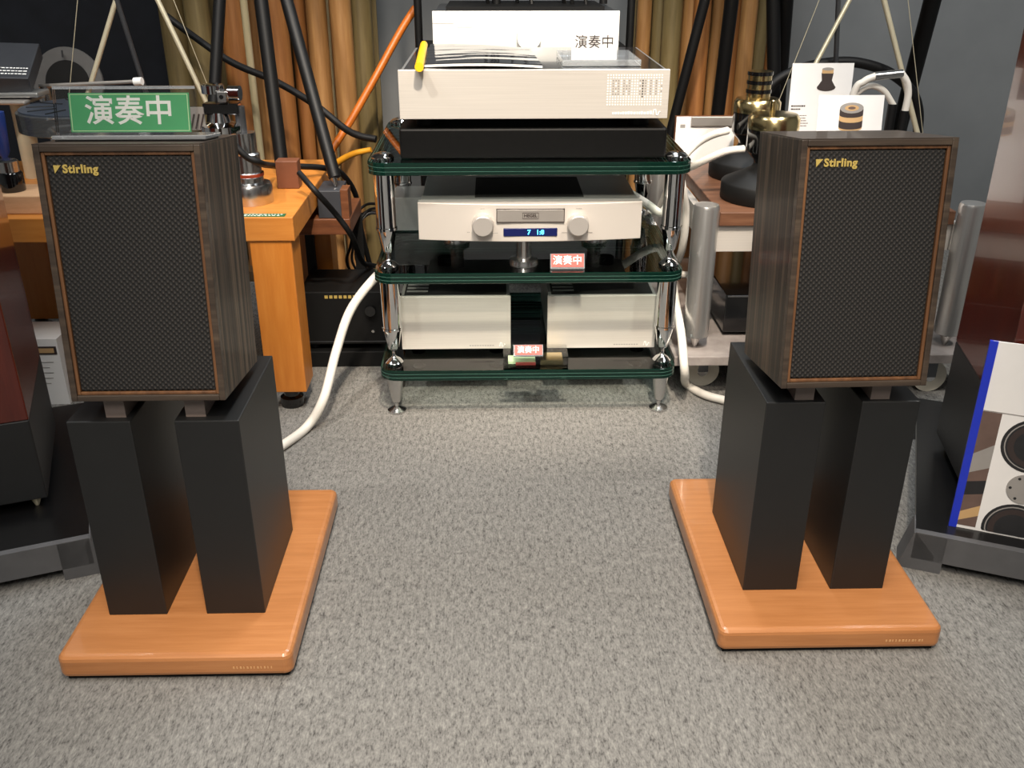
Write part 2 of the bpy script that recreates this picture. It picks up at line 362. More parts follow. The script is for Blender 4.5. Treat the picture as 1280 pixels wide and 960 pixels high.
for ix, x in enumerate(PX):
    for iy, y in enumerate(PY):
        for lo, hi in ((.110, .292), (.313, .499)):
            h = hi-lo
            MB().lathe([(.019, lo), (.019, lo+.004), (.012, lo+.011), (.006, lo+.014), (.0035, lo+.017), (.0035, lo+.026), (.011, lo+.034), (.0185, lo+.40*h), (.0205, lo+.405*h), (.0205, lo+.43*h), (.0190, lo+.435*h), (.0190, hi)], (x, y), 28).build('pillar', 'chrome', rack)
        MB().lathe([(.019, .0), (.019, .005), (.010, .010), (.004, .013), (.004, .02), (.009, .024), (.0185, .088)], (x, y), 28).build('foot', 'chrome_soft', rack)
        MB().lathe([(.021, .522), (.021, .526), (.016, .531), (.006, .534)], (x, y), 28).build('pillar_cap', 'chrome', rack)
# ---- top: black slab, wide silver amplifier and what lies on it
slab = MB().box(-.168, .322, 1.752, 2.10, .522, .5765).build('isolation_slab', 'slab_black', org=(.077, 1.93, .522), bevel=.004)
tag(slab, 'thick black isolation slab on the top glass shelf', 'platform')
AX0, AX1, AY0, AY1, AZ0, AZ1 = -.164, .318, 1.742, 2.143, .595, .6795
amp = thing('amplifier', (.077, 1.94, .5765), 'wide silver amplifier with dot-matrix display on the black slab', 'amplifier')
for x in (-.12, .274):
    for y in (1.80, 2.06): MB().lathe([(.02, .5765), (.02, .5955)], (x, y), 20).build('foot', 'black_rubber', amp)
MB().box(AX0+.003, AX1-.003, AY0+.008, AY1, AZ0, AZ1-.002).build('case', 'silver_case', amp, bevel=.001)
MB().box(AX0, AX1, AY0, AY0+.009, AZ0, AZ1).build('front_panel', 'alu_face', amp, bevel=.0008)
MB().box(AX0+.009, AX1-.009, AY0+.012, AY1-.008, AZ1-.003, AZ1-.0008).build('top_plate', 'top_smoke', amp)
m = MB(); digits = ['01110', '10001', '11001', '10101', '10011', '10001', '01110']
pat = ['0000000000000000000000']*2+['0011101010001110101001', '0010101010000010101001', '0010101110001110101011', '0011101110000010101001', '0010101010001110101011', '0011101010001110101001']+['0']*4
for r_ in range(12):
    for c_ in range(21):
        x = AX1-.110+c_*.0048; z = AZ1-.0095-r_*.0046
        dark = (c_ == 13 and 2 <= r_ <= 8)
        on = r_ < len(pat) and c_ < len(pat[r_]) and pat[r_][c_] == '1'
        m.box(x-.0011, x+.0011, AY0-.0006, AY0+.001, z-.0011, z+.0011, 1 if dark else (2 if on else 0))
dm = m.build('display_dots', ['white_print', 'print_black', 'print_grey'], amp); dm['kind'] = 'stuff'
def wave_logo(parent, x, z, y, s):
    m = MB(); P = [(-1, -.6), (-.75, .8), (-.35, .8), (0, -.7), (.35, -.7), (.7, .3), (1, .1)]
    m.tube([(x+a*s, y, z+b*s) for a, b in P], s*.13, 6); m.build('maker_logo', 'white_print', parent)
wave_logo(amp, AX1-.020, AZ0+.0105, AY0-.0004, .0065)
m = MB(); x = AX1-.100
while x < AX1-.031:
    wd = random.uniform(.002, .0045); m.box(x, x+wd, AY0-.0005, AY0+.001, AZ0+.0075, AZ0+.0075+random.uniform(.003, .0055)); x += wd+random.uniform(.001, .002)
m.build('maker_lettering', 'white_print', amp)
# booklet with yellow slide binder
bk = thing('booklet', (.0, 1.86, AZ1), 'dark booklet in a glossy film cover held by a yellow slide binder', 'booklet')
c4 = [Zp(530, 84, AZ1), Zp(678, 85, AZ1), Zp(662, 64, AZ1), Zp(538, 58, AZ1)]
m = MB(); n0 = []
def quad_sheet(c, z0, z1, nx=8, arch=.003):
    m = MB(); 
    for zz in (z0, z1):
        for v in range(2):
            for i in range(nx+1):
                u = i/nx; a = c[0].lerp(c[1], u); b = c[3].lerp(c[2], u); p = a.lerp(b, v)
                m.v.append(Vector((p.x, p.y, zz+arch*math.sin(math.pi*u))))
    k = nx+1
    for i in range(nx):
        m.f += [[i, i+k, i+k+1, i+1], [2*k+i, 2*k+i+1, 3*k+i+1, 3*k+i], [i, i+1, 2*k+i+1, 2*k+i], [k+i, 3*k+i, 3*k+i+1, k+i+1]]
    m.f += [[0, 2*k, 3*k, k], [nx, k+nx, 3*k+nx, 2*k+nx]]
    m.m = [0]*len(m.f); m.sm = [False]*len(m.f); return m
quad_sheet(c4, AZ1, AZ1+.004).build('pages', 'white_paper', bk)
cov = quad_sheet([p for p in c4], AZ1+.0042, AZ1+.0052).build('cover', 'film_cover', bk)
a, b = Zp(524, 84, AZ1+.008), Zp(530, 56, AZ1+.008); MB().tube([a, a.lerp(b, .5), b], .008, 10).build('slide_binder', 'yellow_clip', bk)
# acrylic tray with white notice card
tr = thing('notice_tray', tuple(Zp(752, 76, AZ1)), 'clear acrylic block with a white notice card on the wide silver amplifier', 'sign')
p = Zp(703, 83, AZ1); q = Zp(803, 83, AZ1); p2 = Zp(700, 70, AZ1)
MB().box(p.x, q.x-.002, p.y, p2.y+.002, AZ1, AZ1+.011).build('acrylic_block', 'acrylic_edge', tr, bevel=.001)
yc = p.y+.016; a = Yp(714, 76, yc); b = Yp(772, 40, yc)
cd = MB().box(a.x, b.x, yc, yc+.0015, AZ1+.0105, b.z).build('notice_card', 'white_paper', tr)
def loc_of(o):
    v = Vector((0, 0, 0))
    while o is not None: v = v+Vector(o.location); o = o.parent
    return v
text('演奏中', .024, face_front((a.x+b.x)/2-tr.location.x, yc-.0004-tr.location.y, b.z-.018-tr.location.z), 'print_dark', cd, 'notice_lettering', 0, .0003)
# ---- white unit on the low black frame behind the rack
fr_ = thing('tube_frame_stand', (.08, 2.5, 0), 'black round-tube frame stand behind the glass rack', 'stand')
UY = 2.38; uz = Yp(650, 62, UY).z-.012
pa, pb = Yp(523, 30, 2.42), Yp(788, 30, 2.42)
for x in (pa.x, pb.x):
    MB().lathe([(.0095, .0), (.0095, 1.25)], (x, 2.42), 16).build('upright', 'tripod_black', fr_)
    MB().box(x-.0095, x+.0095, 2.39, 2.76, 0, .02).build('foot_bar', 'tripod_black', fr_)
MB().box(pa.x-.013, pb.x+.013, 2.40, 2.75, uz-.02, uz).build('shelf', 'black_matte', fr_)
MB().box(pa.x-.013, pb.x+.013, 2.40, 2.75, .25, .27).build('shelf', 'black_matte', fr_)
MB().box(pa.x-.013, pb.x+.013, 2.41, 2.75, 1.23, 1.25).build('shelf', 'black_matte', fr_)
u0, u1 = Yp(540, 14, UY), Yp(775, 14, UY); ut = u0.z
un = thing('preamplifier', ((u0.x+u1.x)/2, 2.55, uz), 'white-fronted unit with a large round knob behind the wide silver amplifier', 'amplifier')
MB().box(u0.x, u1.x, UY, UY+.010, uz, ut).build('front_panel', 'white_face', un, bevel=.001)
MB().box(u0.x+.004, u1.x-.004, UY+.0095, 2.71, uz, ut-.002).build('case', 'steel_dark', un)
MB().box(u0.x+.03, u1.x-.03, UY+.06, 2.69, ut-.0025, ut+.006).build('top_cover', 'black_matte', un)
k = Yp(661, 46, UY); MB().rod((k.x, UY+.002, k.z), (k.x, UY-.022, k.z), .030, .028, 32).build('volume_knob', 'white_face', un)
MB().box(u0.x, u0.x+.05, UY-.0004, UY+.002, ut-.0275, ut-.0265).build('trim_line', 'print_grey', un)
m = MB()
for i in range(10): m.box(u0.x+.056+i*.0038, u0.x+.0585+i*.0038, UY-.0004, UY+.002, ut-.036, ut-.0345)
m.build('maker_lettering', 'print_grey', un)
st = thing('wire_stand', ((u0.x+u1.x)/2, 2.56, ut+.006), 'small black stand on splayed thin legs on top of the white-fronted unit', 'stand')
MB().box(u0.x+.08, u1.x-.05, 2.50, 2.66, ut+.075, ut+.09).build('top', 'black_matte', st)
for px in (610, 618, 648, 665, 707, 717, 733):
    b = Yp(px, 7, 2.52); MB().rod((b.x, 2.52+random.uniform(0, .08), ut+.0055), (b.x-.012, 2.53+random.uniform(0, .08), ut+.078), .005, .004, 8).build('leg', 'black_paint', st)
for px in (621, 755):
    b = Yp(px, 7, 2.54); MB().rod((b.x, 2.56, ut+.0055), (b.x, 2.56, ut+.078), .010, .010, 10).build('post', 'black_paint', st)
# ---- middle shelf: integrated amplifier
HX0, HX1, HZ0, HZ1 = -.140, .284, .3685, .4405; hc = (HX0+HX1)/2
hg = thing('integrated_amplifier', (hc, 1.93, .313), 'silver integrated amplifier with curved front and blue display on the middle glass shelf', 'amplifier')
n = 24
def hy(x): return 1.735+.018*((x-hc)/(.212))**2
P = [(HX0+(HX1-HX0)*i/n, hy(HX0+(HX1-HX0)*i/n)) for i in range(n+1)]
MB().prism(P+[(HX1, 1.775), (HX0, 1.775)], HZ0, HZ1).build('front_panel', 'silver_face', hg, bevel=.0012)
MB().box(HX0+.004, HX1-.004, 1.774, 1.985, HZ0+.003, HZ1-.003).build('case', 'silver_case', hg, bevel=.001)
MB().box(hc-.105, hc+.105, 1.80, 1.965, HZ1-.0035, HZ1-.0012).build('vent_panel', 'black_matte', hg)
for x in (hc-.0895, hc+.0895):
    kz = HZ0+.034; MB().rod((x, hy(x)+.002, kz), (x, hy(x)-.020, kz), .0208, .0195, 32).build('control_knob', 'knob_silver', hg, bevel=.002)
    m = MB()
    for dx, dz in ((-.004, .0285), (-.03, -.017), (.018, -.018)):
        for i in range(4): m.box(x+dx+i*.0028, x+dx+i*.0028+.002, hy(x+dx)-.0005, hy(x+dx)+.003, kz+dz, kz+dz+.0012)
    m.build('control_lettering', 'print_grey', hg)
pl = MB().box(hc-.063, hc+.063, 1.7335, 1.742, HZ0+.0385, HZ0+.0625).build('name_plate', 'plate_silver', hg, bevel=.001)
pl2 = MB()
for a in ((hc-.064, hc+.064, HZ0+.0375, HZ0+.0385), (hc-.064, hc+.064, HZ0+.0625, HZ0+.0635), (hc-.064, hc-.063, HZ0+.0375, HZ0+.0635), (hc+.063, hc+.064, HZ0+.0375, HZ0+.0635)): pl2.box(a[0], a[1], 1.7331, 1.742, a[2], a[3])
pl2.build('plate_outline', 'print_dark', pl)
text('HEGEL', .0085, face_front(0, 1.7332-1.93, HZ0+.0505-.313), 'print_dark', pl, 'name_lettering', .0002, .0003)
m = MB()
for a in ((-.0145, .0145, .0445, .0452), (-.0145, .0145, .0558, .0565), (-.0152, -.0145, .045, .056), (.0145, .0152, .045, .056)): m.box(hc+a[0], hc+a[1], 1.733, 1.740, HZ0+a[2], HZ0+a[3])
m.build('name_outline', 'print_dark', pl)
dp = MB().box(hc-.051, hc+.051, 1.7338, 1.743, HZ0+.0105, HZ0+.0265).build('display', 'display_blue', hg, bevel=.0015)
text('7   1:8', .0125, face_front(.010, 1.7333-1.93, HZ0+.0185-.313), 'digit_cyan', dp, 'display_digits', .0002, .0002)
for x, y in ((HX0+.04, 1.83), (HX1-.04, 1.83), (HX0+.04, 1.955), (HX1-.04, 1.955)):
    MB().lathe([(.018, HZ0-.012), (.018, HZ0+.004)], (x, y), 20).build('foot', 'black_rubber', hg)
for x, y, wh in ((.061, 1.772, 'under the middle of the curved-front amplifier beside the red sign'), (-.075, 1.93, 'under the curved-front amplifier, toward the wooden table'), (.215, 1.93, 'under the curved-front amplifier, toward the cart')):
    tag(MB().lathe([(.028, .313), (.028, .317), (.0265, .321), (.0265, .325), (.0145, .327), (.0145, .3688)], (x, y), 28).build('isolation_foot', 'chrome_soft', org=(x, y, .313)), 'turned metal isolation foot '+wh, 'foot')
def red_sign(px0, px1, py, z, hpx, label):
    a, b = Zp(px0, py, z), Zp(px1, py, z); wd = b.x-a.x; cx = (a.x+b.x)/2; y = a.y
    h = Yp(px0, py-hpx, y+.012).z-z
    t = thing('notice_sign', (cx, y, z), label, 'sign')
    tl = math.atan2(.012, h)
    def sheet(name, x0, x1, z0, z1, d0, d1, mat, parent, bev=0):
        o = MB().box(x0, x1, d0, d1, z0, z1).build(name, mat, parent, local=True); return o
    H = math.hypot(h, .012)
    bd = sheet('acrylic_board', -wd/2, wd/2, 0, H, 0, .003, 'acrylic_edge', t); bd.rotation_euler = (-tl, 0, 0)
    sheet('acrylic_foot', -wd/2, wd/2, 0, .002, 0, .028, 'acrylic', t)
    cd = sheet('red_card', -wd/2+.002, wd/2-.002, H*.16, H*.96, -.0006, 0, 'red_card', bd)
    text('演奏中', H*.62, face_front(0, -.0008, H*.55), 'white_print', bd, 'notice_lettering', .0002, .0002)
    return t
red_sign(688, 731, 337, .313, 20, 'small red notice sign with white characters on the middle glass shelf')
red_sign(642, 679, 446, .133, 15, 'small red notice sign with white characters on the bottom glass shelf')
# silver case seen beside the integrated amplifier
a = Yp(490, 247, 2.0)
t = thing('power_supply', (a.x+.06, 2.05, .313), 'plain silver case behind the curved-front amplifier on the middle glass shelf', 'case')
MB().box(a.x, a.x+.13, 2.0, 2.105, .316, a.z).build('case', 'silver_case', t, bevel=.001)
for x in (a.x+.02, a.x+.11): MB().lathe([(.008, .313), (.008, .3165)], (x, 2.05), 12).build('foot', 'black_rubber', t)
# ---- bottom shelf: pair of power amplifiers
for x0, x1, lab in ((-.188, .036, 'silver monoblock amplifier on the bottom glass shelf, nearer the wooden table'), (.111, .334, 'silver monoblock amplifier on the bottom glass shelf, nearer the cart')):
    t = thing('monoblock_amplifier', ((x0+x1)/2, 1.95, .110), lab, 'amplifier', )
    MB().box(x0, x1, 1.800, 1.809, .121, .235).build('front_panel', 'alu_face', t, bevel=.0008)
    MB().box(x0+.002, x1-.002, 1.8085, 2.10, .121, .234).build('case', 'silver_case', t)
    MB().box(x0+.008, x1-.008, 1.815, 2.08, .2335, .2352).build('top_plate', 'black_matte', t)
    g = MB()
    for i in range(6): g.box(x0+.012, x0+.055, 1.83+i*.02, 1.838+i*.02, .235, .2362)
    g.build('vent_grille', 'silver_case', t)
    for x in (x0+.03, x1-.03):
        for y in (1.84, 2.06): MB().lathe([(.014, .110), (.014, .1215)], (x, y), 16).build('foot', 'black_rubber', t)
    wave_logo(t, x1-.017, .130, 1.7996, .0058)
    g = MB()
    for i in range(10): g.box(x1-.085+i*.0052, x1-.0815+i*.0052, 1.7995, 1.801, .1275, .1295)
    g.build('maker_lettering', 'print_grey', t)
tb = thing('display_tray', (.077, 1.755, .110), 'clear acrylic box with small colourful contents under the lower red sign', 'box')
MB().box(.020, .150, 1.73, 1.795, .110, .1325).build('acrylic_box', 'acrylic', tb)
MB().box(.030, .085, 1.745, 1.775, .1105, .116).build('card_stack', 'pale_line', tb); MB().box(.045, .085, 1.738, 1.744, .1105, .1145).build('red_strip', 'red_card', tb)
MB().box(.095, .140, 1.74, 1.78, .1105, .120).build('gold_packet', 'gold', tb)
# ================================================================== WOODEN TABLE WITH TURNTABLE
TZ = .414; TXR, TY0, TY1 = -.376, 1.752, 2.27; TXL = -1.22
tbl = thing('wooden_table', (-.85, 2.0, 0), 'low orange beech table carrying the turntable', 'table')
MB().box(TXL, TXR, TY0, TY1, .367, TZ).build('table_top', 'beech_flat', tbl, bevel=.002)
lgx = Yp(13, 360, 2.19).x
for x0 in (TXR-.088, lgx):
    for y0 in (TY0+.004, TY1-.085):
        lg = MB().box(x0, x0+(.080 if x0 > -.6 else .110), y0, y0+.080, .046, .3672).build('leg', 'beech', tbl, bevel=.002)
        MB().lathe([(.024, 0), (.024, .020), (.016, .024), (.016, .0465)], (x0+.04, y0+.04), 20).build('levelling_foot', 'black_gloss', lg)
lbl = MB().box(-.475, -.392, TY0+.003, TY0+.024, TZ-.0002, TZ+.0008).build('printed_label', 'dark_green_label', tbl)
m = MB()
for r_ in range(2):
    x = -.470
    while x < -.40: wd = random.uniform(.002, .006); m.box(x, x+wd, TY0+.008+.008*r_, TY0+.0105+.008*r_, TZ+.0006, TZ+.0011); x += wd+.003
m.build('label_lettering', 'white_print', lbl)
# turntable: clear platter on a clear plinth, pick-up arm and chrome arm tower
ty_ = 2.02; pc = Yp(108, 134, ty_); pcx, pz = pc.x, pc.z
ttb = thing('turntable', (pcx, ty_, TZ), 'acrylic turntable with clear platter and chrome arm tower on the wooden table', 'turntable')
MB().lathe([(.10, TZ), (.10, TZ+.02)], (pcx, ty_), 40).build('plinth', 'acrylic_edge', ttb)
MB().lathe([(.035, TZ+.02), (.035, pz-.04)], (pcx, ty_), 24).build('bearing', 'chrome_soft', ttb)
MB().lathe([(.130, pz-.040), (.134, pz-.038), (.134, pz-.002), (.130, pz)], (pcx, ty_), 48).build('platter', 'acrylic_platter', ttb)
MB().lathe([(.128, pz), (.128, pz+.003)], (pcx, ty_), 48).build('record_mat', 'mat_blue', ttb)
m = MB()
for i in range(12):
    a0 = 2*math.pi*i/12+.2; m.tube([(pcx+.06*math.cos(a0), ty_+.06*math.sin(a0), pz+.003), (pcx+.115*math.cos(a0), ty_+.115*math.sin(a0), pz+.003)], .002, 6)
m.build('mat_grooves', 'black_matte', ttb)
a, b = Yp(50, 108, 2.18), Yp(168, 102, 2.15)
arm = MB().rod(a, b, .005, .004, 12).build('pick_up_arm', 'plate_silver', ttb)
MB().rod(b, b+(b-a).normalized()*.018, .0085, .0085, 14).build('counterweight', 'white_face', arm)
MB().rod((a.x+.01, a.y, TZ), (a.x+.01, a.y, a.z), .012, .010, 14).build('arm_post', 'chrome_soft', arm)
cx, cy = Zp(318, 246, TZ+.01).x, Zp(318, 246, TZ+.01).y
def zr(py): return Yp(318, py, cy).z
tw = MB().lathe([(.042, TZ), (.043, TZ+.002), (.043, zr(232)), (.040, zr(228)), (.028, zr(226)), (.028, zr(220)), (.0295, zr(219), 1), (.0295, zr(215)), (.026, zr(214)), (.026, zr(192)), (.022, zr(190)), (.022, zr(165))], (cx-.006, cy), 36).build('arm_tower', ['chrome_soft', 'red_ring'], ttb)
MB().lathe([(.034, zr(168)), (.040, zr(164)), (.040, zr(156)), (.020, zr(152)), (.016, zr(140))], (cx-.048, cy), 32).build('arm_flange', 'chrome', tw)
MB().lathe([(.010, zr(195)), (.010, zr(133))], (cx-.010, cy+.004), 16).build('arm_pillar', 'steel_dark', tw)
MB().box(cx-.075, cx-.008, cy-.014, cy+.014, zr(142), zr(128)).build('arm_bridge', 'black_gloss', tw, bevel=.002)
MB().box(cx-.043, cx-.026, cy-.022, cy+.01, zr(126), zr(112)).build('bearing_block', 'chrome_soft', tw, bevel=.002)
MB().lathe([(.021, zr(116)), (.021, zr(106)), (.019, zr(105))], (cx-.055, cy), 24).build('bridge_cap', 'chrome', tw)
MB().rod((cx-.024, cy-.002, zr(116)), (cx-.003, cy-.004, zr(116)), .014, .014, 20).build('balance_weight', 'chrome', tw)
MB().rod((cx-.0345, cy-.0235, zr(119)), (cx-.0345, cy-.021, zr(119)), .004, .004, 12).build('screw', 'black_gloss', tw)
m = MB(); m.box(cx-.098, cx-.072, cy-.02, cy-.015, zr(160), zr(132)); m.build('striped_plate', 'plate_silver', tw)
m = MB()
for i in range(3): m.rod((cx-.099+i*.009, cy-.0215, zr(158)), (cx-.090+i*.009, cy-.0215, zr(140)), .0016, .0016, 6)
m.build('plate_stripes', 'print_dark', tw)
MB().rod((cx-.075, cy, zr(136)), (cx-.13, cy+.05, zr(140)), .004, .004, 10).build('arm_tube', 'chrome_soft', tw)
# leather block beside the tower
a = Zp(378, 236, TZ)
LBY = a.y+.055
lb = tag(MB().box(a.x-.052, a.x-.006, a.y-.0, a.y+.035, TZ, TZ+.058).build('leather_block', 'leather_brown', org=(a.x-.03, a.y, TZ), bevel=.002), 'small brown block on the wooden table beside the chrome arm tower', 'block')
# pale wooden block, jar, blue tube and silver head at the table's far end
a = Zp(30, 268, TZ)
tag(MB().box(a.x-.10, a.x+.052, a.y, a.y+.10, TZ, TZ+.035).build('wooden_block', 'pale_wood', org=(a.x, a.y, TZ), bevel=.002), 'pale wooden block on the table holding a dark jar', 'block')
jx, jy = a.x-.032, a.y+.045
t = thing('jar', (jx, jy, TZ+.035), 'dark glass jar with a grey lid on the pale wooden block', 'jar')
MB().lathe([(.022, TZ+.035), (.023, TZ+.037), (.023, TZ+.068), (.020, TZ+.072)], (jx, jy), 24).build('body', 'black_gloss', t)
MB().lathe([(.019, TZ+.0715), (.019, TZ+.092), (.014, TZ+.095)], (jx, jy), 24).build('lid', 'chrome_soft', t)
a = Yp(6, 196, jy+.078); b = Yp(6, 140, jy+.078)
t = thing('blue_tube', (a.x, jy+.078, TZ), 'slim blue tube standing behind the dark jar on the table', 'tube')
MB().lathe([(.006, TZ), (.006, a.z), (.012, a.z+.01), (.0165, b.z-.006), (.0165, b.z)], (a.x, jy+.078), 20).build('barrel', 'blue_tube', t)
a = Yp(-10, 122, 2.08); b = Yp(55, 118, 2.08)
t = thing('metal_clamp', (a.x, 2.08, TZ), 'silver layered metal plates on a post under the tilted dark box', 'clamp')
MB().box(a.x-.05, b.x-.02, 2.03, 2.13, a.z-.008, a.z).build('plate', 'plate_silver', t, bevel=.003); MB().box(a.x-.05, b.x, 2.05, 2.11, a.z+.003, a.z+.014).build('plate', 'silver_case', t, bevel=.003)
MB().lathe([(.02, TZ), (.02, a.z+.005)], (a.x+.045, 2.10), 20).build('post', 'brass_rod', t)
MB().prism([(a.x-.04, 2.11), (a.x+.03, 2.11), (a.x+.03, 2.19), (a.x-.04, 2.19)], a.z-.008, a.z+.034).build('rest', 'steel_dark', t)
# tilted dark carton with print
t = thing('dark_carton', tuple(Yp(10, 118, 2.08)), 'tilted dark grey carton with small white print on the silver plates', 'box')
t.rotation_euler = (R(24), R(3), R(10)); t.location = (a.x+.02, 2.05, a.z+.014)
bx = MB().box(-.09, .075, 0, .14, 0, .035).build('carton', 'slate_box', t, local=True, bevel=.002)
m = MB()
for r_ in range(3):
    x = .02-.006*r_
    while x < .068: wd = random.uniform(.003, .008); m.box(x, x+wd, .015+.011*r_, .018+.011*r_, .0345, .0356); x += wd+.002
m.build('carton_lettering', 'white_print', bx, local=True)
# grey ring leaning on the dark partition
c = Yp(86, 104, 2.36)
t = thing('disc_ring', (c.x, 2.36, TZ), 'round grey disc with a black centre standing behind the turntable', 'disc')
M = Matrix.Translation(c) @ Matrix.Rotation(R(80), 4, 'X')
MB().lathe([(.082, -.004), (.082, .004)], n=48, M=M).build('ring', 'felt_grey', t); MB().lathe([(.052, .0035), (.052, .006)], n=40, M=M).build('centre', 'black_matte', t)
mk = MB().box(-.002, .002, -.008, .008, .004, .0055).build('mark', 'print_black', t, local=True); mk.matrix_local = Matrix.Translation(c+Vector((0, 0, .066))-Vector(t.location)) @ Matrix.Rotation(R(80), 4, 'X')
MB().box(c.x-.03, c.x+.03, 2.352, 2.372, .0, c.z-.06).build('rest', 'black_matte', t)
# pyramid rod stands with wires
def rod_stand(rods, wires, Y, zb, label, grp):
    a0, a1 = rods[0], rods[1]
    pts = []; feet = []
    t = thing('rod_stand', tuple(Yp((rods[0][1][0]+rods[1][1][0])/2, rods[0][1][1], Y))[:2]+(zb,), label, 'stand')
    for (top, bot, dy, mat, r) in rods:
        p, q = Yp(*top, Y+.0), Yp(*bot, Y+dy); d = (q-p); k = (zb-p.z)/d.z; e = p+d*k; k2 = (.93-p.z)/d.z; s = p+d*k2
        MB().rod(e, s, r, r, 12).build('rod', mat, t)
        pts.append(s); feet.append(e)
    c = (pts[0]+pts[1])/2
    MB().lathe([(.03, .925), (.03, .945)], (c.x, c.y), 24).build('hub', 'brass_rod', t)
    MB().rod(feet[0]+Vector((-.01, 0, .006)), feet[1]+Vector((.01, 0, .006)), .006, .006, 12).build('base_bar', 'brass_rod', t)
    for top, bot in wires:
        p, q = Yp(*top, Y), Yp(*bot, Y); d = q-p; e = p+d*((zb-p.z)/d.z); s = p+d*((1.0-p.z)/d.z)
        MB().rod(e, s, .0009, .0009, 6).build('wire', 'brass_rod', t)
rod_stand([((145, 0), (115, 100), -.02, 'brass_rod', .0055), ((197, 0), (255, 122), -.02, 'brass_rod', .0055), ((149, 10), (177, 98), .015, 'steel_dark', .0055)],
          [((97, 0), (88, 100)), ((217, 0), (264, 118))], 2.2, TZ, 'slender metal rod pyramid with thin wires standing over the turntable', 'a')
# ================================================================== CART WITH CONES
cart = thing('metal_cart', (.67, 2.05, 0), 'aluminium-post cart with walnut shelf and marbled base on casters', 'cart')
MX0, MX1, MY0, MY1 = .376, 1.03, 1.79, 2.46
MB().box(MX0, MX1, MY0, MY1, .082, .103).build('base_board', 'marble', cart, bevel=.002)
for x, y in ((.456, 1.878), (.94, 1.84), (.456, 2.39), (.94, 2.39)):
    cs = MB().rod((x, y-.012, .036), (x, y+.012, .036), .036, .036, 28).build('caster', 'caster_white', cart)
    MB().rod((x, y-.0135, .036), (x, y+.0135, .036), .012, .012, 16).build('caster_hub', 'chrome_soft', cs)
    for u in (-.018, .0137): MB().box(x-.010, x+.010, y+u, y+u+.0043, .036, .083).build('caster_fork', 'steel_dark', cs)
SZ = .392
for x, y in ((.428, 1.845), (.965, 1.845), (.428, 2.41), (.965, 2.41)):
    MB().lathe([(.003, .1025), (.014, .128), (.024, .13), (.0265, .132), (.0265, .404), (.024, .410), (.015, .412)], (x, y), 28).build('post', 'alu_brushed', cart)
MB().box(.458, .936, 1.850, 2.45, .3635, SZ).build('shelf', 'walnut', cart, bevel=.002)
MB().box(.4535, .9395, 1.860, 1.880, .308, .3638).build('front_rail', 'alu_face', cart); MB().box(.440, .456, 1.86, 2.40, .308, .3638).build('side_rail', 'alu_face', cart); MB().box(.938, .954, 1.86, 2.40, .308, .3638).build('side_rail', 'alu_face', cart)
t = thing('black_component', (.69, 2.1, .103), 'black audio component with a bright front edge line on the cart base', 'amplifier')
MB().box(.50, .89, 1.90, 2.30, .113, .199).build('case', 'black_gloss', t, bevel=.002); MB().box(.503, .887, 1.897, 1.9005, .1945, .1975).build('edge_line', 'chrome_soft', t)
for x in (.54, .85):
    for y in (1.95, 2.25): MB().lathe([(.016, .103), (.016, .1135)], (x, y), 16).build('foot', 'black_rubber', t)
def cone(px, Y, tall, label):
    x, y = Yp(px, 200, Y).x, Y
    t = thing('cable_holder', (x, y, SZ), label, 'cable holder')
    MB().lathe([(.093, SZ), (.095, SZ+.004), (.095, SZ+.034), (.092, SZ+.038), (.050, SZ+.058), (.036, SZ+.066), (.032, SZ+.076)], (x, y), 48).build('base', 'black_matte', t)
    MB().lathe([(.032, SZ+.0755), (.034, SZ+.082), (.046, SZ+.094), (.051, SZ+.102), (.051, SZ+.146)], (x, y), 40).build('drum', 'black_gloss', t)
    MB().lathe([(.052, SZ+.1455), (.052, SZ+.166), (.046, SZ+.174), (.026, SZ+.176)], (x, y), 40).build('gold_cap', 'gold', t)
    z = SZ+.1755
    if tall:
        m = MB()
        for i in range(3): m.lathe([(.026, z+i*.019, 0), (.026, z+.010+i*.019, 1), (.028, z+.0105+i*.019, 1), (.028, z+.0185+i*.019, 0)], (x, y), 30)
        m.build('gold_ring_stack', ['gold', 'black_gloss'], t)
    else: MB().lathe([(.006, z), (.006, z+.022), (.004, z+.024)], (x-.002, y+.012), 14).build('pin', 'gold', t)
cone(939, 2.175, True, 'black pawn-shaped cable holder with a stack of gold rings on the cart')
cone(962, 1.965, False, 'black pawn-shaped cable holder with a flat gold cap on the cart')
# picture cards
def card(corner_px, Y, tilt, label, art):
    (x0, y0), (x1, y1) = corner_px
    a, b = Yp(x0, y0, Y), Yp(x1, y0, Y); wd = b.x-a.x
    h = (a.z-SZ)/math.cos(tilt)
    t = thing('picture_card', ((a.x+b.x)/2, Y-math.sin(tilt)*h, SZ), label, 'card')
    t.rotation_euler = (-tilt, 0, 0)
    sh = MB().box(-wd/2, wd/2, 0, .001, 0, h).build('sheet', 'white_paper', t, local=True)
    MB().box(-.02, .02, .001, .012, 0, h*.6).build('backing_strut', 'white_paper', t, local=True)
    art(sh, wd, h); return t
def shape(poly, sheet, mat, name, y=-.0006):
    m = MB(); n = len(poly); m.add([(x, y, z) for x, z in poly]+[(x, .0003, z) for x, z in poly], [tuple(range(n)), tuple(reversed(range(n, 2*n)))]+[(i, n+i, n+(i+1) % n, (i+1) % n) for i in range(n)])
    return m.build(name, mat, sheet, local=True)
def ell(cx, cz, rx, rz, n=20): return [(cx+rx*math.cos(2*math.pi*i/n), cz+rz*math.sin(2*math.pi*i/n)) for i in range(n)]
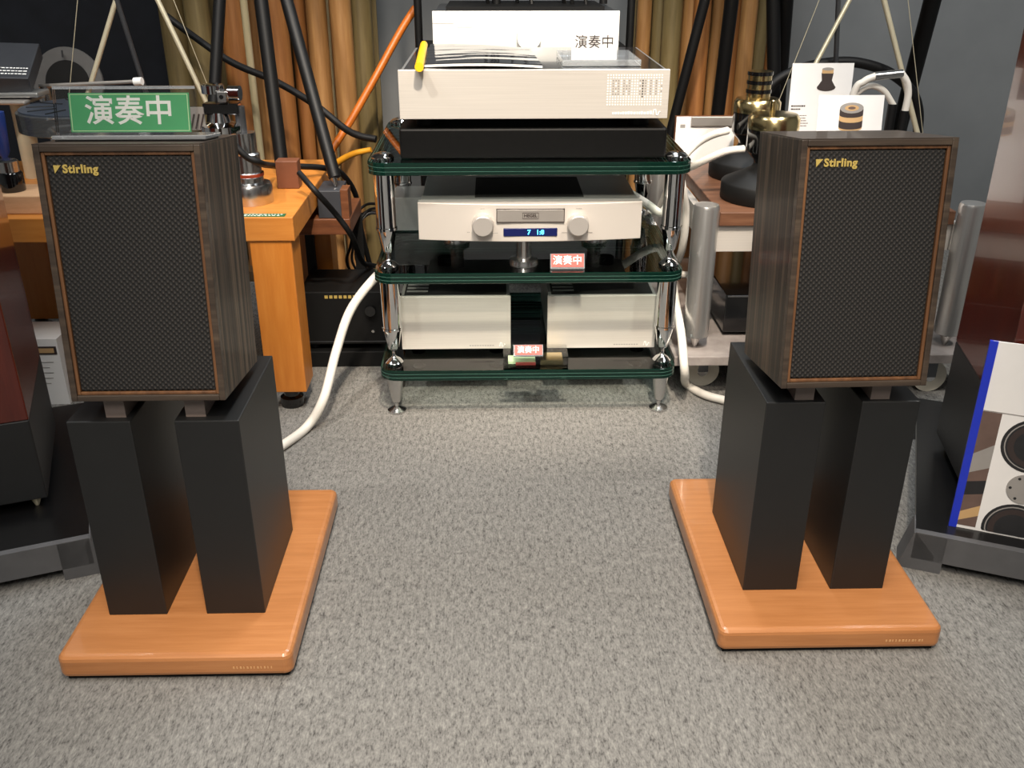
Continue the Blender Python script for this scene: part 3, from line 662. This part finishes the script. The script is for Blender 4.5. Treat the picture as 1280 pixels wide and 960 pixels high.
def lines(sheet, x0, z0, rows, wd, mat='print_dark', hh=.002, gap=.006):
    m = MB()
    for r_ in range(rows):
        x = x0; e = x0+wd*random.uniform(.6, 1)
        while x < e: q = random.uniform(.003, .008); m.box(x, x+q, -.0005, .0003, z0-r_*gap, z0-r_*gap+hh); x += q+.0012
    m.build('print_lettering', mat, sheet, local=True)
def art_cone(s, wd, h):
    cx, t = .012, h-.006
    P_ = lambda L: [(cx+(x-cx)*.8, t+(z-t)*.72) for x, z in L]
    shape(P_(ell(cx, t-.068, .028, .012)), s, 'print_dark', 'print_picture'); shape(P_([(cx-.028, t-.068), (cx+.028, t-.068), (cx+.014, t-.044), (cx-.014, t-.044)]), s, 'print_dark', 'print_picture', -.0007)
    shape(P_([(cx-.015, t-.046), (cx+.015, t-.046), (cx+.018, t-.022), (cx-.018, t-.022)]), s, 'print_dark', 'print_picture', -.0008); shape(P_([(cx-.017, t-.024), (cx+.017, t-.024), (cx+.017, t-.010), (cx-.017, t-.010)]), s, 'print_tan', 'print_picture', -.0009)
    shape(P_(ell(cx, t-.010, .017, .005)), s, 'print_grey', 'print_picture', -.001)
    lines(s, -wd/2+.006, t-.093, 1, .05, hh=.0035); lines(s, -wd/2+.006, t-.100, 1, .02, hh=.003); lines(s, -wd/2+.006, t-.114, 5, .05, 'print_brown', .0015, .006)
def art_ring(s, wd, h):
    cx, t = .002, h-.014
    shape(ell(cx, t-.052, .025, .008), s, 'print_tan', 'print_picture')
    for z0, z1, mt, k in ((.050, .036, 'print_dark', 1), (.036, .026, 'print_tan', 2), (.026, .014, 'print_dark', 3)):
        shape([(cx-.025, t-z0)]+[(cx+.025*math.sin(R(-90+18*i)), t-z0-.006*math.cos(R(-90+18*i))) for i in range(1, 10)]+[(cx+.025, t-z0), (cx+.025, t-z1), (cx-.025, t-z1)], s, mt, 'print_picture', -.0006-k*.0001)
    shape(ell(cx, t-.012, .025, .011), s, 'print_grey', 'print_picture', -.0011); shape(ell(cx, t-.012, .015, .006), s, 'print_tan', 'print_picture', -.0012); shape(ell(cx, t-.012, .008, .003), s, 'print_brown', 'print_picture', -.0013)
card(((991, 79), (1068, 170)), 2.325, R(5), 'tall white card picturing a black cable holder with printed lines', art_cone)
card(((1024, 119), (1106, 165)), 2.03, R(9), 'short white card picturing a two-band ring, in front of the tall card', art_ring)
# white leaflet with metal clip beside the cones
a = Yp(846, 146, 2.32); b = Yp(910, 146, 2.32); c = Yp(850, 216, 2.32)
t = thing('clip_leaflet', ((a.x+b.x)/2, 2.33, SZ), 'white leaflet with a metal clip standing behind the ringed cable holder', 'leaflet')
MB().box(a.x, b.x+.02, 2.32, 2.323, SZ-.0, a.z).build('sheet', 'white_paper', t); MB().box(a.x-.002, b.x+.02, 2.323, 2.333, SZ, a.z+.001).build('board', 'rosewood', t)
m = MB().box(a.x+.035, b.x+.015, 2.314, 2.3215, a.z-.022, a.z+.001); m.build('clip', 'plate_silver', t, bevel=.002)
MB().box(a.x+.01, a.x+.022, 2.3194, 2.3205, a.z-.026, a.z-.018).build('print_stamp', 'print_grey', t)
# right rod stand
rod_stand([((1062, 0), (1022, 75), -.02, 'brass_rod', .0055), ((1105, 0), (1127, 88), -.02, 'brass_rod', .0065), ((1048, 0), (1045, 72), .01, 'steel_dark', .006)],
          [((1024, 0), (966, 145)), ((1135, 0), (1147, 108))], 2.385, SZ, 'slender metal rod pyramid with thin wires standing over the picture cards', 'b')
# ================================================================== BLACK TRIPODS BEHIND
def tripod(legs, hub_px, Y, label):
    hb = Yp(*hub_px, Y); t = thing('tripod', (hb.x, hb.y, 0), label, 'tripod')
    for top, bot, r, zend, Yb in legs:
        p, q = Yp(*top, Y), Yp(*bot, Yb); d = q-p; e = p+d*((zend-p.z)/d.z); s = p+d*((1.3-p.z)/d.z)
        MB().rod(e+Vector((0, 0, .02)), s, r*.96, r, 16).build('leg', 'tripod_black', t)
        MB().rod(e, e+(s-e).normalized()*.03, .003, r*.96, 12).build('spike_tip', 'chrome_soft', t)
    q = Vector((0, 0, 0)); 
    for top, bot, r, zend, Yb in legs:
        p, b = Yp(*top, Y), Yp(*bot, Yb); q += p+(b-p)*((1.3-p.z)/(b.z-p.z))
    q /= len(legs); MB().lathe([(.12, 1.28), (.12, 1.33)], (q.x, q.y), 28).build('hub', 'black_paint', t)
CBX1 = Yp(434, 250, 2.10).x
tripod([((276, 0), (270, 112), .0135, TZ, 2.15), ((326, 0), (350, 190), .0155, TZ, 2.12), ((357, 0), (424, 250), .0140, .405, 2.02)], (320, -40), 2.20, 'thick black tripod legs standing behind the chrome arm tower')
tripod([((882, 0), (846, 140), .0135, 0, 2.52), ((915, 0), (897, 145), .018, 0, 2.56), ((966, 0), (967, 150), .0175, 0, 2.5), ((983, 0), (972, 150), .0175, 0, 2.62), ((1166, 0), (1135, 120), .022, 0, 2.62)], (960, -40), 2.5, 'thick black tripod legs standing behind the cart')
# ================================================================== WOODEN COLUMN DIFFUSERS, PARTITION
def diffuser(rods, Y, label, back):
    x0 = Yp(rods[0][0], 60, Y).x; x1 = Yp(rods[-1][0], 60, Y).x
    t = thing('column_diffuser', ((x0+x1)/2, Y, 0), label, 'acoustic panel')
    MB().box(x0-.03, x1+.04, Y-.03, Y+.14, 0, .03).build('base', 'rod_dark', t); MB().box(x0-.03, x1+.04, Y-.05, Y+.14, 1.7, 1.73).build('top_board', 'rod_dark', t)
    for px, wpx, mat, dy in rods:
        p = Yp(px, 60, Y+dy); r = wpx/2*(Y+dy)/F/1.04
        MB().lathe([(r, .03), (r, 1.7)], (p.x, p.y), 20).build('column', mat, t)
    if back: MB().box(x0-.02, x1+.03, Y+.125, Y+.135, .03, 1.7).build('back_board', back, t)
diffuser([(222, 32, 'rod_olive', .05), (252, 30, 'rod_olive', .02), (297, 34, 'rod_orange', .05), (311, 9, 'rod_pale', -.03), (327, 24, 'rod_tan', .04), (349, 28, 'rod_orange', 0), (376, 20, 'rod_orange', .05), (399, 25, 'rod_tan', 0), (413, 12, 'rod_pale', .06), (424, 20, 'rod_tan', .06), (429, 26, 'rod_tan', -.02), (452, 30, 'rod_olive', .05)], 2.62,
         'wooden acoustic panel of round tan columns behind the wooden table', 'rod_olive')
diffuser([(803, 18, 'rod_tan', .06), (822, 18, 'rod_olive', .06), (838, 24, 'rod_olive', 0), (860, 20, 'rod_tan', .03), (874, 22, 'rod_orange', .0), (893, 14, 'rod_tan', .04), (915, 20, 'rod_orange', .05), (932, 20, 'rod_tan', .0), (948, 18, 'rod_olive', .03), (962, 14, 'rod_orange', .05)], 2.72,
         'wooden acoustic panel of round brown columns behind the cart', 'rod_olive')
a = Yp(207, 50, 2.85)
pt = tag(MB().box(-2.6, a.x, 2.85, 2.90, 0, 2.0).build('partition', 'navy_cloth', org=(-1.8, 2.87, 0)), 'dark navy cloth partition behind the turntable', 'partition')
# component with silver frame seen between the columns
a, b = Yp(352, 205, 2.84), Yp(420, 130, 2.84)
t = thing('framed_component', ((a.x+b.x)/2, 2.9, 0), 'dark component in a silver frame behind the round columns', 'component')
MB().box(a.x, b.x, 2.86, 2.97, 0, b.z+.05).build('case', 'black_matte', t)
for q in ((a.x, b.x, b.z-.01, b.z+.004), (b.x-.012, b.x, a.z, b.z-.01), (a.x, b.x, a.z-.004, a.z+.004)): MB().box(q[0], q[1], 2.852, 2.861, q[2], q[3]).build('frame_bar', 'silver_case', t)
# ================================================================== LOW RACK BETWEEN TABLE AND GLASS RACK
lr = thing('low_rack', (-.33, 2.08, 0), 'low wooden rack with dark bottom plank between table and glass rack', 'rack')
MB().box(-.44, -.226, 1.985, 2.175, .0, .038).build('bottom_plank', 'black_matte', lr, bevel=.002)
MB().box(-.44, -.305, 1.990, 2.175, .310, .345).build('top_shelf', 'rosewood', lr, bevel=.002)
for x0 in (-.44, -.325): MB().box(x0, x0+.02, 2.16, 2.175, .037, .311).build('support', 'black_matte', lr)
t = thing('black_amplifier', (-.33, 2.08, .038), 'black amplifier with gold lettering on the dark bottom plank', 'amplifier')
MB().box(-.432, -.232, 1.995, 2.158, .052, .178).build('case', 'black_matte', t, bevel=.002)
for x in (-.41, -.25):
    for y in (2.02, 2.14): MB().lathe([(.012, .038), (.012, .0525)], (x, y), 14).build('foot', 'black_rubber', t)
m = MB()
for i in range(7): m.box(-.375+i*.0105, -.368+i*.0105, 1.9942, 1.996, .163, .170)
m.build('maker_lettering', 'gold_print', t)
k = (-.275, 1.995, .135); MB().rod(k, (k[0], 1.985, k[2]), .013, .012, 20).build('knob', 'black_gloss', t)
MB().rod((-.272, 1.996, .085), (-.272, 1.990, .085), .0035, .0035, 10).build('button', 'chrome_soft', t); MB().box(-.42, -.24, 1.9942, 1.996, .058, .060).build('trim_line', 'steel_dark', t)
t = thing('wood_cheek_box', (-.34, 2.1, .345), 'dark grey box with a wooden side panel on the low rack shelf', 'box')
MB().box(-.372, -.322, 1.995, 2.09, .345, .405).build('case', 'slate_box', t, bevel=.002); MB().box(-.3225, -.306, 1.993, 2.035, .345, .408).build('side_panel', 'rosewood', t, bevel=.001)
# ================================================================== CABLES
cable('white_cable', [Zp(300, 590, .009), Zp(353, 557, .009), Zp(385, 532, .012), Yp(405, 497, 1.70), Yp(420, 440, 1.78), Yp(438, 388, 1.83), Yp(468, 348, 1.87), Yp(497, 324, 1.92), (-.15, 2.05, .263), (-.12, 2.12, .25), (-.11, 2.14, .20)], .0095, 'white_cable', 'white cable curving from the carpet up under the middle glass shelf')
cable('white_cable', [(.262, 1.980, .408), (.268, 2.005, .41), Yp(806, 253, 2.02), Yp(826, 266, 2.0), (.384, 2.0, .37), (.386, 1.99, .28), (.387, 1.89, .2), (.388, 1.80, .15), (.392, 1.755, .085), Zp(858, 480, .012), Zp(880, 493, .010), Zp(908, 501, .010), Zp(960, 515, .010)], .0090, 'white_cable', 'white cable from the curved-front amplifier down beside the cart to the carpet')
cable('white_cable', [Yp(930, 186, 1.965), Yp(905, 190, 1.96), Yp(868, 207, 2.0), Yp(842, 222, 2.13), Yp(823, 262, 2.21), (.374, 2.22, .28), (.362, 2.225, .1), (.355, 2.24, .009)], .0075, 'white_cable', 'thin white cable hanging down beside the back chrome pillar')
cable('white_cable', [Yp(910, 163, 2.16), Yp(890, 169, 2.14), Yp(868, 182, 2.02), Yp(850, 205, 1.94), Yp(853, 235, 1.925), Yp(857, 265, 1.95), Yp(853, 310, 1.98), (.415, 2.06, .20), (.44, 2.14, .165), (.501, 2.15, .16)], .0085, 'white_cable', 'white cable arching across the clipped leaflet')
t = thing('sleeved_cable', tuple(Yp(1060, 165, 2.24)), 'pair of white cable ends with a silver sleeve hanging behind the picture cards', 'cable')
MB().tube(smooth_path([(Yp(1052, 150, 2.19).x, 2.195, SZ+.004), Yp(1066, 120, 2.19), Yp(1080, 102, 2.185), Yp(1095, 95, 2.185)]), .008, 10).build('white_lead', 'white_cable', t)
MB().rod(Yp(1093, 95.5, 2.185), Yp(1128, 92, 2.185), .0095, .0095, 14).build('sleeve', 'chrome_soft', t)
MB().tube(smooth_path([Yp(1127, 92, 2.185), Yp(1134, 104, 2.185), Yp(1135, 120, 2.185), Yp(1131, 140, 2.185)]), .008, 10).build('white_lead', 'white_cable', t)
MB().tube(smooth_path([Yp(1060, 125, 2.20), Yp(1085, 108, 2.20), Yp(1104, 113, 2.20), Yp(1117, 132, 2.20)]), .007, 10).build('white_lead', 'white_cable', t)
MB().rod(Yp(1131, 138, 2.185), (Yp(1131, 138, 2.185).x, 2.19, SZ), .0095, .0095, 12).build('plug', 'black_rubber', t); MB().rod(Yp(1116, 130, 2.20), (Yp(1116, 130, 2.20).x, 2.20, SZ), .0105, .0105, 12).build('plug', 'black_rubber', t)
cable('black_hose', [Yp(955, 122, 2.425), Yp(968, 103, 2.425), Yp(995, 88, 2.425), Yp(1030, 79, 2.425), Yp(1070, 78, 2.425), Yp(1110, 90, 2.425), Yp(1138, 112, 2.425), Yp(1148, 138, 2.425), Yp(1147, 170, 2.425), (Yp(1147, 190, 2.425).x, 2.425, SZ)], .0125, 'black_rubber', 'thick black hose arching behind the picture cards')
cable('black_hose', [Yp(208, 20, 2.5), Yp(240, 44, 2.48), Yp(290, 78, 2.44), Yp(345, 102, 2.40), Yp(395, 132, 2.36), Yp(430, 160, 2.33), Yp(450, 170, 2.31), Yp(470, 174, 2.30)], .0085, 'black_rubber', 'black hose running down across the round columns')
cable('black_cable', [Yp(292, 180, 1.80), Yp(308, 196, 1.80), Yp(326, 204, 1.815), Yp(333, 206, 1.89), Yp(341, 207, LBY+.005), Yp(358, 208, LBY+.015), Yp(374, 208, LBY+.03), Yp(405, 210, 2.10), Yp(427, 217, 2.15), Yp(445, 245, 2.21), Yp(452, 290, 2.24), (-.30, 2.26, .12), (-.29, 2.27, .01)], .0065, 'black_rubber', 'black cable looping from the chrome arm tower past the brown block')
cable('black_cable', [Yp(374, 216, 1.92), Yp(395, 240, 1.88), Yp(420, 268, 1.93), Yp(440, 296, 1.955), Yp(454, 328, 2.10), (-.275, 2.22, .15), (-.27, 2.25, .01)], .0060, 'black_rubber', 'black cable slanting down in front of the low rack shelf')
for i, (dx, dy, wd) in enumerate(((0, 0, 'first'), (8, 6, ''), (15, -6, ''), (22, 4, ''))):
    o = cable('thin_black_cable', [Yp(482, 262+dy, 2.24+.02*i), Yp(462-dx*.3, 262+dy, 2.28+.02*i), Yp(446-dx*.3, 282+dy, 2.27+.02*i), Yp(438+dx*.4, 308, 2.28+.02*i), Yp(436+dx, 335, 2.30+.02*i), (-.30+.02*i, 2.36+.02*i, .01)], .0035, 'black_rubber' if i != 1 else 'felt_grey',
              'thin grey cable among the tangled black ones beside the glass rack' if i == 1 else 'thin black cable in the tangled bundle beside the glass rack'); o['group'] = 'tangled thin cables'
cable('orange_rod', [Yp(519, 10, 2.56), Yp(500, 40, 2.53), Yp(470, 95, 2.48), Yp(440, 148, 2.44), Yp(408, 200, 2.40), Yp(400, 230, 2.39)], .0095, 'orange_cable', 'straight orange cable slanting down from the black tube frame')
cable('yellow_cable', [Yp(400, 222, 2.36), Yp(418, 206, 2.33), Yp(440, 193, 2.31), Yp(464, 187, 2.30)], lambda u: .0095-.003*u, 'yellow_cable', 'short yellow cable end pointing at the top glass shelf')
# ================================================================== FLOOR-STANDING LOUDSPEAKERS, PLINTHS, POSTER
def plinth(pts_top, z, label, legs, org):
    t = thing('speaker_plinth', org, label, 'plinth')
    MB().prism(pts_top, z-.030, z).build('plate', 'plinth_top', t, bevel=.001)
    return t
PZ = .066
# the one by the wooden table
A = Zp(0, 693, PZ); B = Zp(111, 671, PZ)
dirx = (Vector((B.x, B.y))-Vector((A.x, A.y))).normalized(); nrm = Vector((-dirx.y, dirx.x))
def pt2(u, v, O=B, s=-1): q = Vector((O.x, O.y))+dirx*u+nrm*v; return (q.x, q.y)
def floorstander(O, dx, sgn, label_p, label_s, labbase):
    """O: front inner top corner of the plinth; dx: unit vector pointing outwards along its front"""
    nv = Vector((dx.y, -dx.x)) if sgn > 0 else Vector((-dx.y, dx.x))
    if nv.y < 0: nv = -nv
    def q(u, v): r = Vector((O.x, O.y))+dx*u+nv*v; return (r.x, r.y)
    def order(p): return p if sgn > 0 else list(reversed(p))
    t = thing('speaker_plinth', (O.x, O.y, 0), label_p, 'plinth')
    MB().prism(order([q(0, 0), q(.52, 0), q(.52, .50), q(-.0, .50)]), PZ-.012, PZ).build('plate', 'plinth_top', t)
    MB().prism(order([q(0, -.004), q(.52, -.004), q(.52, .008), q(0, .008)]), PZ-.046, PZ+.0005).build('front_apron', 'grey_plinth', t)
    m = MB().prism(order([q(-.002, -.004), q(.045, -.004), q(.045, .05), q(-.002, .05)]), 0, PZ-.0008)
    for v in m.v:
        if v.z < .01 and (Vector((v.x, v.y))-Vector((O.x, O.y))).dot(dx) < .02: v.x -= dx.x*.016; v.y -= dx.y*.016
    m.build('foot', 'grey_plinth', t); MB().prism(order([q(0, .45), q(.045, .45), q(.045, .50), q(0, .50)]), 0, PZ-.0115).build('foot', 'grey_plinth', t); MB().prism(order([q(.47, -.004), q(.52, -.004), q(.52, .05), q(.47, .05)]), 0, PZ-.0115).build('foot', 'grey_plinth', t); MB().prism(order([q(.47, .45), q(.52, .45), q(.52, .50), q(.47, .50)]), 0, PZ-.0115).build('foot', 'grey_plinth', t)
    return q, order
# by the table
q, order = floorstander(B, -dirx, -1, 'low black plinth with grey apron beside the stand of the green-signed loudspeaker', '', '')
C0 = Zp(60, 622, PZ+.020); zcL = Yp(33, 525, C0.y).z; C1 = Zp(50, 444, zcL)
yawL = math.atan2(-(C1.x-C0.x), C1.y-C0.y); dL = math.hypot(C1.x-C0.x, C1.y-C0.y)
fs = thing('floorstanding_speaker', (C0.x, C0.y, PZ), 'glossy mahogany floorstanding loudspeaker on a black base beside the wooden table', 'loudspeaker')
fs.rotation_euler = (0, 0, yawL)
def fstand(fs, x0, x1, y0, y1, zc):
    """own space: the thing's origin is the front inner corner on the plinth"""
    for x in (x0+.02, x1-.02):
        for y in (y0+.02, y1-.02): MB().lathe([(.003, 0), (.007, .010), (.007, .021)], (x, y), 12).build('spike', 'brass_rod', fs, local=True)
    MB().box(x0, x1, y0, y1, .020, zc-PZ).build('base', 'black_paint', fs, bevel=.002, local=True)
    m = MB().box(x0, x1, y0, y1, zc-PZ, 1.05)
    m.build('cabinet', 'mahogany', fs, bevel=.002, local=True)
fstand(fs, -.24, 0, 0, dL, zcL)
# by the poster
D = Zp(1145, 664, PZ); E_ = Zp(1280, 690, PZ); dR = Vector((E_.x-D.x, E_.y-D.y)).normalized()
q, order = floorstander(D, dR, 1, 'low black plinth with grey apron carrying the blue-edged poster', '', '')
C2 = Zp(1170, 540, PZ+.020); cR = Yp(1191, 426, C2.y); zcR = cR.z; yawR = -yawL*.6
fr2 = Vector((C2.x, C2.y))-Vector((-math.sin(yawR), math.cos(yawR)))*dL
fs2 = thing('floorstanding_speaker', (fr2.x, fr2.y, PZ), 'glossy mahogany floorstanding loudspeaker behind the blue-edged poster', 'loudspeaker')
fs2.rotation_euler = (0, 0, yawR)
fstand(fs2, 0, .24, 0, dL, zcR)
# poster leaning on the loudspeaker base
pb = Zp(1189, 657, PZ); PLY = pb.y+.012; ptp = Yp(1244, 426, PLY)
ps = thing('poster', (pb.x, pb.y, PZ), 'white poster with blue edge strip and loudspeaker drivers picture leaning on the plinth', 'poster')
tl = math.atan2(PLY-pb.y, ptp.z-PZ); Hh = math.hypot(PLY-pb.y, ptp.z-PZ)
yawp = math.atan2(dR.y, dR.x)
ps.rotation_euler = (-tl, 0, yawp)
sh = MB().box(0, .21, 0, .003, 0, Hh).build('sheet', 'white_paper', ps, local=True)
MB().box(-.004, .007, -.002, .005, 0, Hh).build('blue_edge_strip', 'blue_edge', ps, local=True)
k = Hh/.24
shape([(.007, .004*k), (.033, .004*k), (.033, .155*k), (.007, .155*k)], sh, 'print_brown', 'print_picture')
shape([(.007, .010*k), (.033, .020*k), (.033, .034*k), (.007, .022*k)], sh, 'print_tan', 'print_picture', -.0008); shape([(.007, .045*k), (.033, .05*k), (.033, .068*k), (.007, .063*k)], sh, 'print_black', 'print_picture', -.0008); shape([(.007, .075*k), (.033, .085*k), (.033, .115*k), (.007, .10*k)], sh, 'print_grey', 'print_picture', -.0008)
for cx, cz, r_ in ((.083, .120, .043), (.083, .010, .043)):
    for j, (rr, mt) in enumerate(((1, 'print_black'), (.90, 'print_grey'), (.86, 'print_black'), (.80, 'print_dark'), (.6, 'print_black'))):
        P = [(x, max(z, .003)) for x, z in ell(cx, cz*k, r_*rr, r_*rr, 36)]; shape(P, sh, mt, 'print_picture', -.0006-.0002*j)
shape(ell(.085, .065*k, .024, .024, 30), sh, 'print_grey', 'print_picture', -.0018)
for i in range(6): shape(ell(.085+.019*math.cos(i*1.047), .065*k+.019*math.sin(i*1.047), .0022, .0022, 8), sh, 'print_black', 'print_picture', -.0021)
shape([(.007, .1555*k), (.21, .1555*k), (.21, .1565*k), (.007, .1565*k)], sh, 'print_grey', 'print_picture')
# printed carton on the carpet under the table
a = Zp(88, 505, 0)
t = thing('printed_carton', (a.x-.09, a.y+.05, 0), 'white printed carton on the carpet under the wooden table', 'box')
cz = Yp(66, 424, a.y+.0).z
bx = MB().box(a.x-.12, a.x, a.y, a.y+.10, 0, cz).build('carton', 'white_paper', t)
MB().box(a.x-.060, a.x-.004, a.y-.0008, a.y+.001, cz-.034, cz-.016).build('print_frame', 'print_dark', bx); MB().box(a.x-.055, a.x-.009, a.y-.0014, a.y+.001, cz-.030, cz-.020).build('print_panel', 'print_tan', bx)
m = MB()
for r_ in range(5): m.box(a.x-.05, a.x-.05+random.uniform(.02, .04), a.y-.0006, a.y+.001, cz-.052-.012*r_, cz-.0505-.012*r_)
m.build('print_lettering', 'print_grey', bx)
# ================================================================== GREEN SIGN ON THE LOUDSPEAKER
zt = LB[2]+SH*math.cos(LT)
sg = thing('notice_sign', (-.415, 1.15, zt-.004), 'clear acrylic sign holder with a green notice card on the loudspeaker top', 'sign')
sg.rotation_euler = (-LT, 0, 0)
sgd = .050   # distance of the holder behind the front edge of the loudspeaker top
sg.location = (-.4255, LB[1]+math.sin(LT)*(SH+.0012)+math.cos(LT)*sgd, LB[2]+math.cos(LT)*(SH+.0012)-math.sin(LT)*sgd)
MB().box(-.082, .090, -.012, .05, 0, .002).build('felt_base', 'black_matte', sg, local=True)
MB().box(-.085, .093, -.014, .052, .0019, .0068).build('acrylic_base', 'acrylic_edge', sg, local=True, bevel=.001)
bd = MB().box(-.085, .080, 0, .003, .0066, .062).build('acrylic_front', 'acrylic', sg, local=True); bd.rotation_euler = (-R(6), 0, 0)
MB().box(-.085, .080, 0, .0028, .0585, .062).build('top_edge', 'acrylic_edge', bd, local=True)
MB().box(-.085, .080, .0052, .008, .0066, .062).build('acrylic_back', 'acrylic', bd, local=True)
gc = MB().box(-.0685, .0715, .0032, .005, .010, .0545).build('green_card', 'green_card', bd, local=True)
m = MB()
for a in ((-.067, .070, .0525, .0532), (-.067, .070, .0113, .012), (-.067, -.0663, .0113, .0532), (.0693, .070, .0113, .0532)): m.box(a[0], a[1], .0029, .0034, a[2], a[3])
m.build('card_border', 'pale_line', gc, local=True)
text('演奏中', .0345, face_front(.0010, .0030, .0325), 'white_print', gc, 'notice_lettering', .0005, .0002)
